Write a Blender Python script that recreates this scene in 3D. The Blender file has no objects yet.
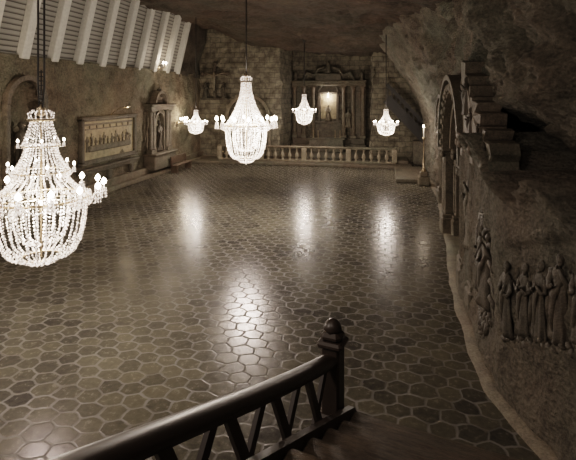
import bpy, math, random
from mathutils import Vector, Matrix, noise
random.seed(7)
scene = bpy.context.scene
COL = scene.collection

# ------------------------------------------------------------ camera
TH = math.radians(11.43)
cd = bpy.data.cameras.new("camera")
cam = bpy.data.objects.new("camera", cd)
COL.objects.link(cam)
cam.location = (0, 0, 5)
cam.rotation_euler = (math.radians(90), 0, TH)
cd.sensor_width = 36
cd.lens = 30
cd.shift_y = -135 / 576
cd.clip_end = 200
cd.clip_start = 0.05
scene.camera = cam

# ------------------------------------------------------------ materials
def nmat(name):
    m = bpy.data.materials.new(name)
    m.use_nodes = True
    nt = m.node_tree
    b = nt.nodes["Principled BSDF"]
    return m, nt, b

def N(nt, t, **kw):
    n = nt.nodes.new(t)
    for k, v in kw.items():
        setattr(n, k, v)
    return n

def rock(name, c1, c2, scale=1.0, bump=0.5, rough=0.85, streak=(1, 1, 1), detail=8, dist=None, ridge=.3):
    m, nt, b = nmat(name)
    L = nt.links.new
    tc = N(nt, "ShaderNodeTexCoord")
    mp = N(nt, "ShaderNodeMapping")
    mp.inputs["Scale"].default_value = streak
    L(tc.outputs["Object"], mp.inputs["Vector"])
    n1 = N(nt, "ShaderNodeTexNoise")
    n1.inputs["Scale"].default_value = scale
    n1.inputs["Detail"].default_value = detail
    n1.inputs["Roughness"].default_value = 0.7
    L(mp.outputs[0], n1.inputs["Vector"])
    n2 = N(nt, "ShaderNodeTexNoise")
    n2.inputs["Scale"].default_value = scale * 8
    n2.inputs["Detail"].default_value = 8
    n2.inputs["Roughness"].default_value = 0.75
    L(mp.outputs[0], n2.inputs["Vector"])
    mp2 = N(nt, "ShaderNodeMapping")
    mp2.inputs["Rotation"].default_value = (.6, .5, .4)
    mp2.inputs["Scale"].default_value = (scale * 5, scale * 5, scale * 9)
    L(tc.outputs["Object"], mp2.inputs["Vector"])
    vo = N(nt, "ShaderNodeTexVoronoi", feature="F1")
    vo.inputs["Scale"].default_value = 1
    L(mp2.outputs[0], vo.inputs["Vector"])
    mx = N(nt, "ShaderNodeMath", operation="MULTIPLY_ADD")
    mx.inputs[1].default_value = 0.5
    L(n2.outputs["Fac"], mx.inputs[0])
    m2 = N(nt, "ShaderNodeMath", operation="MULTIPLY")
    m2.inputs[1].default_value = 0.5
    L(n1.outputs["Fac"], m2.inputs[0])
    L(m2.outputs[0], mx.inputs[2])
    r = N(nt, "ShaderNodeValToRGB")
    r.color_ramp.elements[0].position = 0.36
    r.color_ramp.elements[0].color = (*c1, 1)
    r.color_ramp.elements[1].position = 0.64
    r.color_ramp.elements[1].color = (*c2, 1)
    L(mx.outputs[0], r.inputs["Fac"])
    n3 = N(nt, "ShaderNodeTexNoise"); n3.inputs["Scale"].default_value = .35; n3.inputs["Detail"].default_value = 3
    L(tc.outputs["Object"], n3.inputs["Vector"])
    hr = N(nt, "ShaderNodeValToRGB")
    hr.color_ramp.elements[0].position = .36; hr.color_ramp.elements[0].color = (1.08, .96, .87, 1)
    hr.color_ramp.elements[1].position = .64; hr.color_ramp.elements[1].color = (.93, 1.0, .92, 1)
    L(n3.outputs["Fac"], hr.inputs["Fac"])
    mu = N(nt, "ShaderNodeMix", data_type="RGBA", blend_type="MULTIPLY"); mu.inputs["Factor"].default_value = 1
    L(r.outputs["Color"], mu.inputs["A"]); L(hr.outputs["Color"], mu.inputs["B"])
    L(mu.outputs["Result"], b.inputs["Base Color"])
    hs = N(nt, "ShaderNodeMath", operation="MULTIPLY_ADD")
    hs.inputs[1].default_value = ridge
    L(vo.outputs["Distance"], hs.inputs[0]); L(mx.outputs[0], hs.inputs[2])
    bp = N(nt, "ShaderNodeBump")
    bp.inputs["Strength"].default_value = bump
    bp.inputs["Distance"].default_value = dist or 0.15 / max(scale, .5)
    L(hs.outputs[0], bp.inputs["Height"])
    L(bp.outputs[0], b.inputs["Normal"])
    b.inputs["Roughness"].default_value = rough
    b.inputs["Specular IOR Level"].default_value = .35
    return m

def plain(name, c, rough=0.5, metal=0.0, emit=None, es=0.0, spec=0.5):
    m, nt, b = nmat(name)
    n1 = N(nt, "ShaderNodeTexNoise")
    n1.inputs["Scale"].default_value = 9
    tc = N(nt, "ShaderNodeTexCoord")
    nt.links.new(tc.outputs["Object"], n1.inputs["Vector"])
    r = N(nt, "ShaderNodeValToRGB")
    r.color_ramp.elements[0].color = (*[x * .75 for x in c], 1)
    r.color_ramp.elements[1].color = (*[min(1, x * 1.2) for x in c], 1)
    nt.links.new(n1.outputs["Fac"], r.inputs["Fac"])
    nt.links.new(r.outputs["Color"], b.inputs["Base Color"])
    b.inputs["Roughness"].default_value = rough
    b.inputs["Metallic"].default_value = metal
    b.inputs["Specular IOR Level"].default_value = spec
    if emit:
        b.inputs["Emission Color"].default_value = (*emit, 1)
        b.inputs["Emission Strength"].default_value = es
    return m

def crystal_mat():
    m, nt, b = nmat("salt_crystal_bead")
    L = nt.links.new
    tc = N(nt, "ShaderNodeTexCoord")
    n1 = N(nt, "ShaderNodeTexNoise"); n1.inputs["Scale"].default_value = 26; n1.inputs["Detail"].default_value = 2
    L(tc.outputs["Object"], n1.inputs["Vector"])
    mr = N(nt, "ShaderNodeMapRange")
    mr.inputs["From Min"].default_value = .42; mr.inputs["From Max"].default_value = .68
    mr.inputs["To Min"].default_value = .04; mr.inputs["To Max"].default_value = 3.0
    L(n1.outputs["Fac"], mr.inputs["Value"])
    L(mr.outputs[0], b.inputs["Emission Strength"])  # crystal sparkle painted in as a patchy glow on the beads
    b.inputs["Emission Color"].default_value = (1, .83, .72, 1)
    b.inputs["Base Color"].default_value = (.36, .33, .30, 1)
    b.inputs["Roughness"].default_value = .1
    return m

def block_mat(name, c1, c2, cm, sx=0.8, sy=0.4, bump=0.6):
    m, nt, b = nmat(name)
    L = nt.links.new
    tc = N(nt, "ShaderNodeTexCoord")
    n0 = N(nt, "ShaderNodeTexNoise"); n0.inputs["Scale"].default_value = 2.5; n0.inputs["Detail"].default_value = 5
    L(tc.outputs["Object"], n0.inputs["Vector"])
    ma = N(nt, "ShaderNodeVectorMath", operation="MULTIPLY_ADD")
    L(n0.outputs["Color"], ma.inputs[0]); ma.inputs[1].default_value = (.25, .16, 0); L(tc.outputs["UV"], ma.inputs[2])
    br = N(nt, "ShaderNodeTexBrick")
    br.inputs["Color1"].default_value = (*c1, 1)
    br.inputs["Color2"].default_value = (*c2, 1)
    br.inputs["Mortar"].default_value = (*cm, 1)
    br.inputs["Scale"].default_value = 1
    br.inputs["Mortar Size"].default_value = 0.022
    br.inputs["Mortar Smooth"].default_value = 0.7
    br.inputs["Brick Width"].default_value = sx
    br.inputs["Row Height"].default_value = sy
    L(ma.outputs[0], br.inputs["Vector"])
    n1 = N(nt, "ShaderNodeTexNoise")
    n1.inputs["Scale"].default_value = 1.8
    n1.inputs["Detail"].default_value = 10
    n1.inputs["Roughness"].default_value = .7
    L(tc.outputs["Object"], n1.inputs["Vector"])
    mix = N(nt, "ShaderNodeMix", data_type="RGBA", blend_type="MULTIPLY")
    mix.inputs["Factor"].default_value = 0.85
    r = N(nt, "ShaderNodeValToRGB")
    r.color_ramp.elements[0].position = .38
    r.color_ramp.elements[0].color = (.34, .32, .29, 1)
    r.color_ramp.elements[1].position = .64
    r.color_ramp.elements[1].color = (1.15, 1.17, 1.08, 1)
    L(n1.outputs["Fac"], r.inputs["Fac"])
    L(br.outputs["Color"], mix.inputs["A"])
    L(r.outputs["Color"], mix.inputs["B"])
    L(mix.outputs["Result"], b.inputs["Base Color"])
    inv = N(nt, "ShaderNodeMath", operation="MULTIPLY_ADD")
    inv.inputs[1].default_value = -.3
    L(br.outputs["Fac"], inv.inputs[0]); L(n1.outputs["Fac"], inv.inputs[2])
    bp = N(nt, "ShaderNodeBump")
    bp.inputs["Strength"].default_value = bump
    bp.inputs["Distance"].default_value = 0.16
    L(inv.outputs[0], bp.inputs["Height"])
    L(bp.outputs[0], b.inputs["Normal"])
    b.inputs["Roughness"].default_value = 0.8
    return m

def floor_mat():
    m, nt, b = nmat("carved_salt_floor")
    L = nt.links.new
    tc = N(nt, "ShaderNodeTexCoord")
    nz = N(nt, "ShaderNodeTexNoise")
    nz.inputs["Scale"].default_value = 1.7
    nz.inputs["Detail"].default_value = 4
    L(tc.outputs["Object"], nz.inputs["Vector"])
    ctr = N(nt, "ShaderNodeVectorMath", operation="SUBTRACT")
    L(nz.outputs["Color"], ctr.inputs[0]); ctr.inputs[1].default_value = (.5, .5, .5)
    sc = N(nt, "ShaderNodeVectorMath", operation="SCALE")
    L(ctr.outputs[0], sc.inputs[0]); sc.inputs["Scale"].default_value = .24
    ad = N(nt, "ShaderNodeVectorMath", operation="ADD")
    L(tc.outputs["Object"], ad.inputs[0]); L(sc.outputs[0], ad.inputs[1])
    mp = N(nt, "ShaderNodeVectorMath", operation="MULTIPLY_ADD")
    L(ad.outputs[0], mp.inputs[0])
    mp.inputs[1].default_value = (1 / .42, 1 / .36, 0)
    mp.inputs[2].default_value = (100, 173.2, 0)
    r = (1, 1.7320508, 0); h = (.5, .8660254, 0)
    def cell(src):
        a = N(nt, "ShaderNodeVectorMath", operation="MODULO")
        L(src, a.inputs[0]); a.inputs[1].default_value = r
        s = N(nt, "ShaderNodeVectorMath", operation="SUBTRACT")
        L(a.outputs[0], s.inputs[0]); s.inputs[1].default_value = h
        return s.outputs[0]
    A = cell(mp.outputs[0])
    ph = N(nt, "ShaderNodeVectorMath", operation="SUBTRACT")
    L(mp.outputs[0], ph.inputs[0]); ph.inputs[1].default_value = h
    B = cell(ph.outputs[0])
    la = N(nt, "ShaderNodeVectorMath", operation="LENGTH"); L(A, la.inputs[0])
    lb = N(nt, "ShaderNodeVectorMath", operation="LENGTH"); L(B, lb.inputs[0])
    lt = N(nt, "ShaderNodeMath", operation="LESS_THAN")
    L(la.outputs["Value"], lt.inputs[0]); L(lb.outputs["Value"], lt.inputs[1])
    mx = N(nt, "ShaderNodeMix", data_type="VECTOR")
    L(lt.outputs[0], mx.inputs["Factor"])
    vin = [i for i in mx.inputs if i.type == 'VECTOR' and i.name in ("A", "B")]
    L(B, vin[0]); L(A, vin[1])
    g = [o for o in mx.outputs if o.type == 'VECTOR'][0]
    ab = N(nt, "ShaderNodeVectorMath", operation="ABSOLUTE"); L(g, ab.inputs[0])
    dt = N(nt, "ShaderNodeVectorMath", operation="DOT_PRODUCT")
    L(ab.outputs[0], dt.inputs[0]); dt.inputs[1].default_value = (.5, .8660254, 0)
    sx = N(nt, "ShaderNodeSeparateXYZ"); L(ab.outputs[0], sx.inputs[0])
    ty = N(nt, "ShaderNodeMath", operation="MULTIPLY"); ty.inputs[1].default_value = .93
    L(sx.outputs[1], ty.inputs[0])
    d0 = N(nt, "ShaderNodeMath", operation="MAXIMUM")
    L(sx.outputs[0], d0.inputs[0]); L(dt.outputs["Value"], d0.inputs[1])
    dm = N(nt, "ShaderNodeMath", operation="MAXIMUM")
    L(d0.outputs[0], dm.inputs[0]); L(ty.outputs[0], dm.inputs[1])
    gm = N(nt, "ShaderNodeMapRange", interpolation_type="SMOOTHSTEP")
    gm.inputs["From Min"].default_value = .425
    gm.inputs["From Max"].default_value = .49
    L(dm.outputs[0], gm.inputs["Value"])
    idn = N(nt, "ShaderNodeVectorMath", operation="SUBTRACT")
    L(mp.outputs[0], idn.inputs[0]); L(g, idn.inputs[1])
    sn = N(nt, "ShaderNodeVectorMath", operation="SNAP")
    ofs = N(nt, "ShaderNodeVectorMath", operation="ADD")
    L(idn.outputs[0], ofs.inputs[0]); ofs.inputs[1].default_value = (.1, .1, 0)
    L(ofs.outputs[0], sn.inputs[0]); sn.inputs[1].default_value = (.25, .25, .25)
    wn = N(nt, "ShaderNodeTexWhiteNoise"); L(sn.outputs[0], wn.inputs["Vector"])
    big = N(nt, "ShaderNodeTexNoise"); big.inputs["Scale"].default_value = .30; big.inputs["Detail"].default_value = 6
    L(tc.outputs["Object"], big.inputs["Vector"])
    fine = N(nt, "ShaderNodeTexNoise"); fine.inputs["Scale"].default_value = 8; fine.inputs["Detail"].default_value = 7
    fine.inputs["Roughness"].default_value = .7
    L(tc.outputs["Object"], fine.inputs["Vector"])
    cr = N(nt, "ShaderNodeValToRGB")
    cr.color_ramp.elements[0].position = .36; cr.color_ramp.elements[0].color = (.034, .032, .030, 1)
    cr.color_ramp.elements[1].position = .64; cr.color_ramp.elements[1].color = (.132, .119, .088, 1)
    s1 = N(nt, "ShaderNodeMath", operation="MULTIPLY_ADD"); s1.inputs[1].default_value = .12
    L(wn.outputs["Value"], s1.inputs[0])
    s2 = N(nt, "ShaderNodeMath", operation="MULTIPLY_ADD"); s2.inputs[1].default_value = .38
    L(fine.outputs["Fac"], s2.inputs[0]); s3 = N(nt, "ShaderNodeMath", operation="MULTIPLY"); s3.inputs[1].default_value = .52
    L(big.outputs["Fac"], s3.inputs[0]); L(s3.outputs[0], s2.inputs[2]); L(s2.outputs[0], s1.inputs[2])
    L(s1.outputs[0], cr.inputs["Fac"])
    mc = N(nt, "ShaderNodeMix", data_type="RGBA")
    gf = N(nt, "ShaderNodeMath", operation="MULTIPLY")
    gr = N(nt, "ShaderNodeMapRange"); gr.inputs["From Min"].default_value = .38; gr.inputs["From Max"].default_value = .62
    gr.inputs["To Min"].default_value = .3; gr.inputs["To Max"].default_value = 1
    L(nz.outputs["Fac"], gr.inputs["Value"]); L(gr.outputs[0], gf.inputs[0]); L(gm.outputs[0], gf.inputs[1])
    L(gf.outputs[0], mc.inputs["Factor"]); L(cr.outputs["Color"], mc.inputs["A"])
    mc.inputs["B"].default_value = (.172, .162, .148, 1)
    L(mc.outputs["Result"], b.inputs["Base Color"])
    rr = N(nt, "ShaderNodeMapRange")
    rr.inputs["From Min"].default_value = .3; rr.inputs["From Max"].default_value = .7
    rr.inputs["To Min"].default_value = .15; rr.inputs["To Max"].default_value = .32
    L(fine.outputs["Fac"], rr.inputs["Value"])
    r2 = N(nt, "ShaderNodeMath", operation="MULTIPLY_ADD"); r2.inputs[1].default_value = .45
    L(gm.outputs[0], r2.inputs[0]); L(rr.outputs[0], r2.inputs[2])
    L(r2.outputs[0], b.inputs["Roughness"])
    hb = N(nt, "ShaderNodeMath", operation="MULTIPLY_ADD"); hb.inputs[1].default_value = -.6
    L(gm.outputs[0], hb.inputs[0])
    f2 = N(nt, "ShaderNodeMath", operation="MULTIPLY"); f2.inputs[1].default_value = .34
    L(fine.outputs["Fac"], f2.inputs[0]); L(f2.outputs[0], hb.inputs[2])
    bp = N(nt, "ShaderNodeBump"); bp.inputs["Strength"].default_value = .4; bp.inputs["Distance"].default_value = .014
    L(hb.outputs[0], bp.inputs["Height"]); L(bp.outputs[0], b.inputs["Normal"])
    b.inputs["Specular IOR Level"].default_value = .145
    b.inputs["Specular Tint"].default_value = (1, .76, .84, 1)
    return m

M_FLOOR = floor_mat()
M_ROCK = rock("salt_rock", (.065, .057, .044), (.225, .198, .155), 1.3, 1.0)
M_ROCKR = rock("salt_rock_rough", (.060, .055, .047), (.205, .187, .160), 1.7, 1.0, dist=.17)
M_ROCKL = rock("salt_rock_pale", (.13, .117, .094), (.33, .298, .247), 2.0, .5)
M_ROCKD = rock("salt_rock_dark", (.028, .024, .020), (.105, .091, .075), 1.4, .9)
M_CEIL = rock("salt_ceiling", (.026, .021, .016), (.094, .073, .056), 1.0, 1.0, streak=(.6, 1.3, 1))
M_BLOCK = block_mat("salt_blocks", (.19, .167, .13), (.155, .137, .108), (.062, .054, .044))
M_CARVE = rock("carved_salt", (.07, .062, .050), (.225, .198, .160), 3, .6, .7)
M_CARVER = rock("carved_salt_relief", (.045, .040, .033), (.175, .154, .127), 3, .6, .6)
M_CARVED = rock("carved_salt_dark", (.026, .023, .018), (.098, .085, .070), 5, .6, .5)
M_PALE = rock("carved_salt_pale", (.18, .145, .095), (.45, .38, .26), 4, .4, .6)
M_WHITE = plain("white_painted_wood", (.54, .53, .48), .6)
M_WOOD = plain("dark_worn_wood", (.044, .031, .024), .40)
M_STEP = rock("worn_dark_timber", (.040, .030, .023), (.145, .112, .088), 3, .3, .5, streak=(1, 8, 1))
M_METAL = plain("aged_brass", (.45, .36, .25), .35, .9)
M_CABLE = plain("dark_cable", (.02, .018, .016), .6)
M_CRYS = crystal_mat()
M_BULB = plain("glowing_bulb", (1, .95, .9), .3, 0, (1, .82, .64), 55)
M_CANDLE = plain("ivory_candle", (.8, .74, .62), .5, 0, (1, .85, .65), .4)
LCOL = (1, .87, .76)

def plank_mat():
    m, nt, b = nmat("white_planks")
    tc = N(nt, "ShaderNodeTexCoord")
    w = N(nt, "ShaderNodeTexWave", wave_type="BANDS", bands_direction="Z", wave_profile="SAW")
    w.inputs["Scale"].default_value = 1.5
    w.inputs["Distortion"].default_value = .3
    nt.links.new(tc.outputs["Object"], w.inputs["Vector"])
    r = N(nt, "ShaderNodeValToRGB")
    r.color_ramp.elements[0].color = (.05, .045, .04, 1)
    r.color_ramp.elements[0].position = .1
    r.color_ramp.elements[1].color = (.27, .26, .23, 1)
    r.color_ramp.elements[1].position = .45
    nt.links.new(w.outputs["Fac"], r.inputs["Fac"])
    nt.links.new(r.outputs["Color"], b.inputs["Base Color"])
    bp = N(nt, "ShaderNodeBump"); bp.inputs["Distance"].default_value = .06
    nt.links.new(w.outputs["Fac"], bp.inputs["Height"])
    nt.links.new(bp.outputs[0], b.inputs["Normal"])
    b.inputs["Roughness"].default_value = .7
    return m
M_PLANK = plank_mat()

# ------------------------------------------------------------ mesh builder
class MB:
    def __init__(s):
        s.v = []; s.f = []; s.sm = []
    def add(s, vs, fs, smooth=False):
        o = len(s.v)
        s.v += [tuple(v) for v in vs]
        s.f += [tuple(i + o for i in f) for f in fs]
        s.sm += [smooth] * len(fs)
    def box(s, c, size, rot=None, bev=0.0):
        c = Vector(c); hx, hy, hz = [q / 2 for q in size]
        R = rot if rot else Matrix.Identity(3)
        if bev <= 0:
            pts = [(x, y, z) for z in (-hz, hz) for y in (-hy, hy) for x in (-hx, hx)]
            fs = [(0, 2, 3, 1), (4, 5, 7, 6), (0, 1, 5, 4), (2, 6, 7, 3), (0, 4, 6, 2), (1, 3, 7, 5)]
            s.add([c + R @ Vector(p) for p in pts], fs)
        else:
            b = min(bev, hx * .9, hy * .9, hz * .9)
            rings = []
            for z, i in ((-hz, b), (-hz + b, 0), (hz - b, 0), (hz, b)):
                ex, ey = hx - i, hy - i
                k = b if i == 0 else b * .5
                rings.append([(ex, -ey + k, z), (ex, ey - k, z), (ex - k, ey, z), (-ex + k, ey, z),
                              (-ex, ey - k, z), (-ex, -ey + k, z), (-ex + k, -ey, z), (ex - k, -ey, z)])
            vs = [c + R @ Vector(p) for r in rings for p in r]
            fs = []
            for k in range(3):
                for i in range(8):
                    j = (i + 1) % 8
                    fs.append((k * 8 + i, k * 8 + j, (k + 1) * 8 + j, (k + 1) * 8 + i))
            fs.append(tuple(range(7, -1, -1))); fs.append(tuple(24 + i for i in range(8)))
            s.add(vs, fs)
    def lathe(s, prof, c=(0, 0, 0), n=16, sx=1, sy=1, fold=None):
        c = Vector(c); vs = []; fs = []
        for r, z in prof:
            for i in range(n):
                a = 2 * math.pi * i / n
                rr = r * (fold(a, z) if fold else 1)
                vs.append(c + Vector((rr * math.cos(a) * sx, rr * math.sin(a) * sy, z)))
        for k in range(len(prof) - 1):
            for i in range(n):
                j = (i + 1) % n
                fs.append((k * n + i, k * n + j, (k + 1) * n + j, (k + 1) * n + i))
        fs.append(tuple(range(n - 1, -1, -1)))
        fs.append(tuple((len(prof) - 1) * n + i for i in range(n)))
        s.add(vs, fs, True)
    def tube(s, pts, r, n=6):
        pts = [Vector(p) for p in pts]
        rs = r if isinstance(r, (list, tuple)) else [r] * len(pts)
        vs = []; fs = []
        for k, p in enumerate(pts):
            t = (pts[min(k + 1, len(pts) - 1)] - pts[max(k - 1, 0)]).normalized()
            up = Vector((0, 0, 1)) if abs(t.z) < .9 else Vector((1, 0, 0))
            a = t.cross(up).normalized(); b = t.cross(a)
            for i in range(n):
                q = 2 * math.pi * i / n
                vs.append(p + (a * math.cos(q) + b * math.sin(q)) * rs[k])
        for k in range(len(pts) - 1):
            for i in range(n):
                j = (i + 1) % n
                fs.append((k * n + i, k * n + j, (k + 1) * n + j, (k + 1) * n + i))
        fs.append(tuple(range(n - 1, -1, -1))); fs.append(tuple((len(pts) - 1) * n + i for i in range(n)))
        s.add(vs, fs, True)
    def sphere(s, c, r, n=10, m=6):
        r = r if isinstance(r, (tuple, list)) else (r, r, r)
        c = Vector(c); vs = []; fs = []
        for k in range(m + 1):
            ph = math.pi * k / m
            rr = max(math.sin(ph), .01)
            for i in range(n):
                a = 2 * math.pi * i / n
                vs.append(c + Vector((r[0] * rr * math.cos(a), r[1] * rr * math.sin(a), -r[2] * math.cos(ph))))
        for k in range(m):
            for i in range(n):
                j = (i + 1) % n
                fs.append((k * n + i, k * n + j, (k + 1) * n + j, (k + 1) * n + i))
        s.add(vs, fs, True)
    def octa(s, c, r, h=None):
        h = h or r
        x, y, z = c
        s.add([(x + r, y, z), (x, y + r, z), (x - r, y, z), (x, y - r, z), (x, y, z + h), (x, y, z - h)],
              [(0, 1, 4), (1, 2, 4), (2, 3, 4), (3, 0, 4), (1, 0, 5), (2, 1, 5), (3, 2, 5), (0, 3, 5)])
    def torus(s, c, R, r, n=40, m=6, sz=1):
        vs = []; fs = []
        for i in range(n):
            a = 2 * math.pi * i / n
            for k in range(m):
                q = 2 * math.pi * k / m
                rr = R + r * math.cos(q)
                vs.append((c[0] + rr * math.cos(a), c[1] + rr * math.sin(a), c[2] + r * sz * math.sin(q)))
        for i in range(n):
            for k in range(m):
                fs.append((i * m + k, ((i + 1) % n) * m + k, ((i + 1) % n) * m + (k + 1) % m, i * m + (k + 1) % m))
        s.add(vs, fs, True)
    def mesh(s, name, mat):
        me = bpy.data.meshes.new(name)
        me.from_pydata(s.v, [], s.f)
        me.polygons.foreach_set("use_smooth", s.sm)
        me.materials.append(mat)
        me.update()
        return me
    def obj(s, name, mat, parent=None, **kw):
        return mkobj(name, s.mesh(name, mat), parent, **kw)

def mkobj(name, me, parent=None, loc=(0, 0, 0), rotz=0, label=None, category=None, **props):
    o = bpy.data.objects.new(name, me)
    COL.objects.link(o)
    o.location = loc
    o.rotation_euler = (0, 0, rotz)
    if parent: o.parent = parent
    if label: o["label"] = label
    if category: o["category"] = category
    for k, v in props.items(): o[k] = v
    return o

def empty(name, loc, label, category, rotz=0, **props):
    o = mkobj(name, None, None, loc, rotz, label, category, **props)
    o.empty_display_size = .2
    return o

def sstep(a, b, x):
    t = max(0, min(1, (x - a) / (b - a)))
    return t * t * (3 - 2 * t)

def grid(name, fn, us, vs, mat, smooth=True, **props):
    V = []; F = []
    nu, nv = len(us), len(vs)
    for u in us:
        for v in vs:
            V.append(tuple(fn(u, v)))
    for i in range(nu - 1):
        for j in range(nv - 1):
            F.append((i * nv + j, (i + 1) * nv + j, (i + 1) * nv + j + 1, i * nv + j + 1))
    me = bpy.data.meshes.new(name)
    me.from_pydata(V, [], F)
    me.polygons.foreach_set("use_smooth", [smooth] * len(F))
    me.materials.append(mat)
    uv = me.uv_layers.new(name="UVMap")
    for lp in me.loops:
        k = lp.vertex_index
        uv.data[lp.index].uv = (us[k // nv], vs[k % nv])
    me.update()
    return mkobj(name, me, None, kind="structure", **props)

def rng(a, b, st):
    n = max(1, int(round((b - a) / st)))
    return [a + (b - a) * i / n for i in range(n + 1)]

def fr(x, y, z, s=1.0, o=4):
    return noise.fractal(Vector((x * s, y * s, z * s)), 1.0, 2.0, o)

def ridged(x, y, z, s=1.0, o=5):
    return noise.ridged_multi_fractal(Vector((x * s, y * s, z * s)), 1.0, 2.0, o, 1.0, 2.0) - 1.0

# ------------------------------------------------------------ room shell
fb = MB()
fb.add([(-15.2, -3, 0), (4.6, -3, 0), (4.6, 42, 0), (-15.2, 42, 0)], [(0, 1, 2, 3)])
fl = fb.obj("floor", M_FLOOR, kind="structure")

LW = -14.4
def left_fn(y, z):
    x = LW + .14 * fr(3, y, z, .5) + .08 * fr(9, y, z, 2)
    def arch(y0, hw, zb, zt, dp):
        nonlocal x
        if abs(y - y0) < hw and z > zb and z < zt - hw + math.sqrt(max(0, hw * hw - (y - y0) ** 2)):
            x -= dp
    arch(17.0, .95, 1.0, 5.6, .6)
    return (x, y, z)
grid("wall_left", left_fn, rng(8, 36.4, .12), rng(0, 6.6, .12), M_ROCK)

def right_base(y):
    pts = [(-3, 3.9), (4.5, 3.3), (6.0, 2.85), (7.0, 2.5), (7.8, 2.22), (8.6, 2.0), (10, 1.92), (13, 2.0), (16, 2.25), (24, 2.8), (40, 2.8)]
    for (a, b), (c, d) in zip(pts, pts[1:]):
        if y <= c:
            t = max(0, (y - a) / (c - a)); return b + (d - b) * t
    return 2.8

PORTALS = ((16.0, 2.0, 5.1), (21.8, 1.2, 4.5))
def right_x(y, z):
    b = right_base(y)
    n1 = fr(1, y, z, .5); n2 = fr(5, y, z, 1.7); n3 = fr(7, y, z, 4.5)
    x = b + .10 * n1 + .06 * n2 + .025 * n3
    near = 1 - sstep(12.2, 13.4, y)
    lz = 3.42 + .12 * (y - 7) + .14 * math.sin(y * 1.9) + .1 * math.sin(y * 4.3) + .18 * n2
    up = sstep(lz - .06, lz + .06, z)
    rg = ridged(2, y, z, .45)
    rg2 = ridged(8, y, z, 1.4)
    over = .30 * sstep(lz - .35, lz - .10, z) * (1 - up)
    x -= near * over * (.6 + n2)
    rec = 1.75 - 1.05 * sstep(lz + .20, 4.9, z) - .3 * sstep(5.2, 7.5, z)
    x += near * up * (rec - .50 * rg * sstep(lz + .2, 5, z) - .22 * rg2 + .12 * n2)
    x -= .15 * (1 - sstep(0, 1.0, z)) * near
    fz = 1.55 - (y - 7.15) * .42
    x += .10 * sstep(6.75, 6.95, y) * (1 - sstep(8.7, 8.9, y)) * sstep(fz - .05, fz + .05, z) * (1 - sstep(fz + 1.45, fz + 1.6, z))
    far = sstep(19, 34, y)
    x -= far * 2.7 * max(0, (z - 3) / 5) ** 1.6
    mid = sstep(12, 14, y) * (1 - far)
    x += mid * sstep(5.5, 6.2, z) * (.45 - .35 * rg)
    x -= sstep(17, 22, y) * (.22 * rg + .10 * rg2)
    for y0, hw, zt in PORTALS:
        dy = abs(y - y0)
        for st, dp in ((.0, .35), (.3, .75)):
            h2 = hw - st
            if dy < h2 and z < zt - hw + math.sqrt(max(0, h2 * h2 - dy * dy)):
                x += dp
    return x
grid("wall_right", lambda y, z: (right_x(y, z), y, z), rng(-2.5, 4, .3) + rng(4, 15, .055)[1:] + rng(15, 24, .08)[1:] + rng(24, 37.2, .13)[1:], rng(0, 7, .055) + rng(7, 10.4, .14)[1:], M_ROCKR)
# worn stone border at the foot of the right wall
def border_fn(y, t):
    w = .34 + .05 * fr(2, y, 1, 1.3)
    return (right_base(y) + .25 - (w + .25) * min(t, 1), y, .045 if t <= 1 else -.02)
grid("baseboard_right", border_fn, rng(3, 30, .2), [0, .5, 1, 1.01], M_CARVE)

PL = [(-15, 36), (-7.9, 36), (-7.9, 41), (-1, 41), (-1, 37), (4, 37)]
SL = [0]
for a, b in zip(PL, PL[1:]):
    SL.append(SL[-1] + math.dist(a, b))
def back_fn(s, z):
    for k in range(len(PL) - 1):
        if s <= SL[k + 1] + 1e-6:
            t = (s - SL[k]) / (SL[k + 1] - SL[k])
            x = PL[k][0] * (1 - t) + PL[k + 1][0] * t
            y = PL[k][1] * (1 - t) + PL[k + 1][1] * t
            break
    d = .22 * fr(x, y + 7, z, .5) + .12 * fr(x, y, z, 2)
    return (x + (d if k in (1, 3) else 0), y + (d if k in (0, 2, 4) else 0), z)
ss = sorted(set([round(q, 4) for q in rng(0, SL[-1], .2)] + [round(q, 4) for q in SL]))
grid("wall_back", back_fn, ss, rng(0, 10.4, .2), M_BLOCK)

def ceil_z(x, y):
    z = 10.15 - (x + 13.2) / 16 * 1.1 - 1.05 * sstep(25, 36, y) * sstep(-13.4, -9.5, x)
    return z + .30 * fr(x, y, 2, .3) + .20 * fr(x, y, 5, 1.2)
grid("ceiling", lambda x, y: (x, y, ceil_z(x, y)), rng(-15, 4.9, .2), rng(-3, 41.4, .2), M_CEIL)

SX = .95
def slope_fn(y, t):
    return (-14.6 + SX * t, y, 6.5 + 3.9 * t)
grid("wall_left_upper", slope_fn, rng(8, 32.3, .4), rng(0, 1, .1), M_PLANK)
sb = MB(); sb.box((-14.75, 20.2, 6.55), (.6, 24.4, .14)); sb.obj("trim_1", M_CARVE, kind="structure")
def corner_fn(y, z):
    return (-14.35 + .25 * fr(2, y, z, .7) + .5 * sstep(7, 10, z), y, z)
grid("wall_left_end", corner_fn, rng(32.0, 36.4, .15), rng(6.3, 10.4, .15), M_ROCKD)
sb = MB()
sb.box((LW + .25, 22.0, .12), (.7, 28, .24), bev=.03); sb.box((LW + .12, 22.0, .42), (.4, 28, .36), bev=.03)
sb.obj("baseboard_left", M_CARVE, kind="structure")
sb = MB()
sb.box((-6.4, 37.4, .09), (16.4, 8.4, .18), bev=.03)
sb.box((-5.2, 37.9, .27), (13.6, 6.6, .22), bev=.03)
sb.obj("trim_3", M_CARVER, kind="structure")

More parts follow.
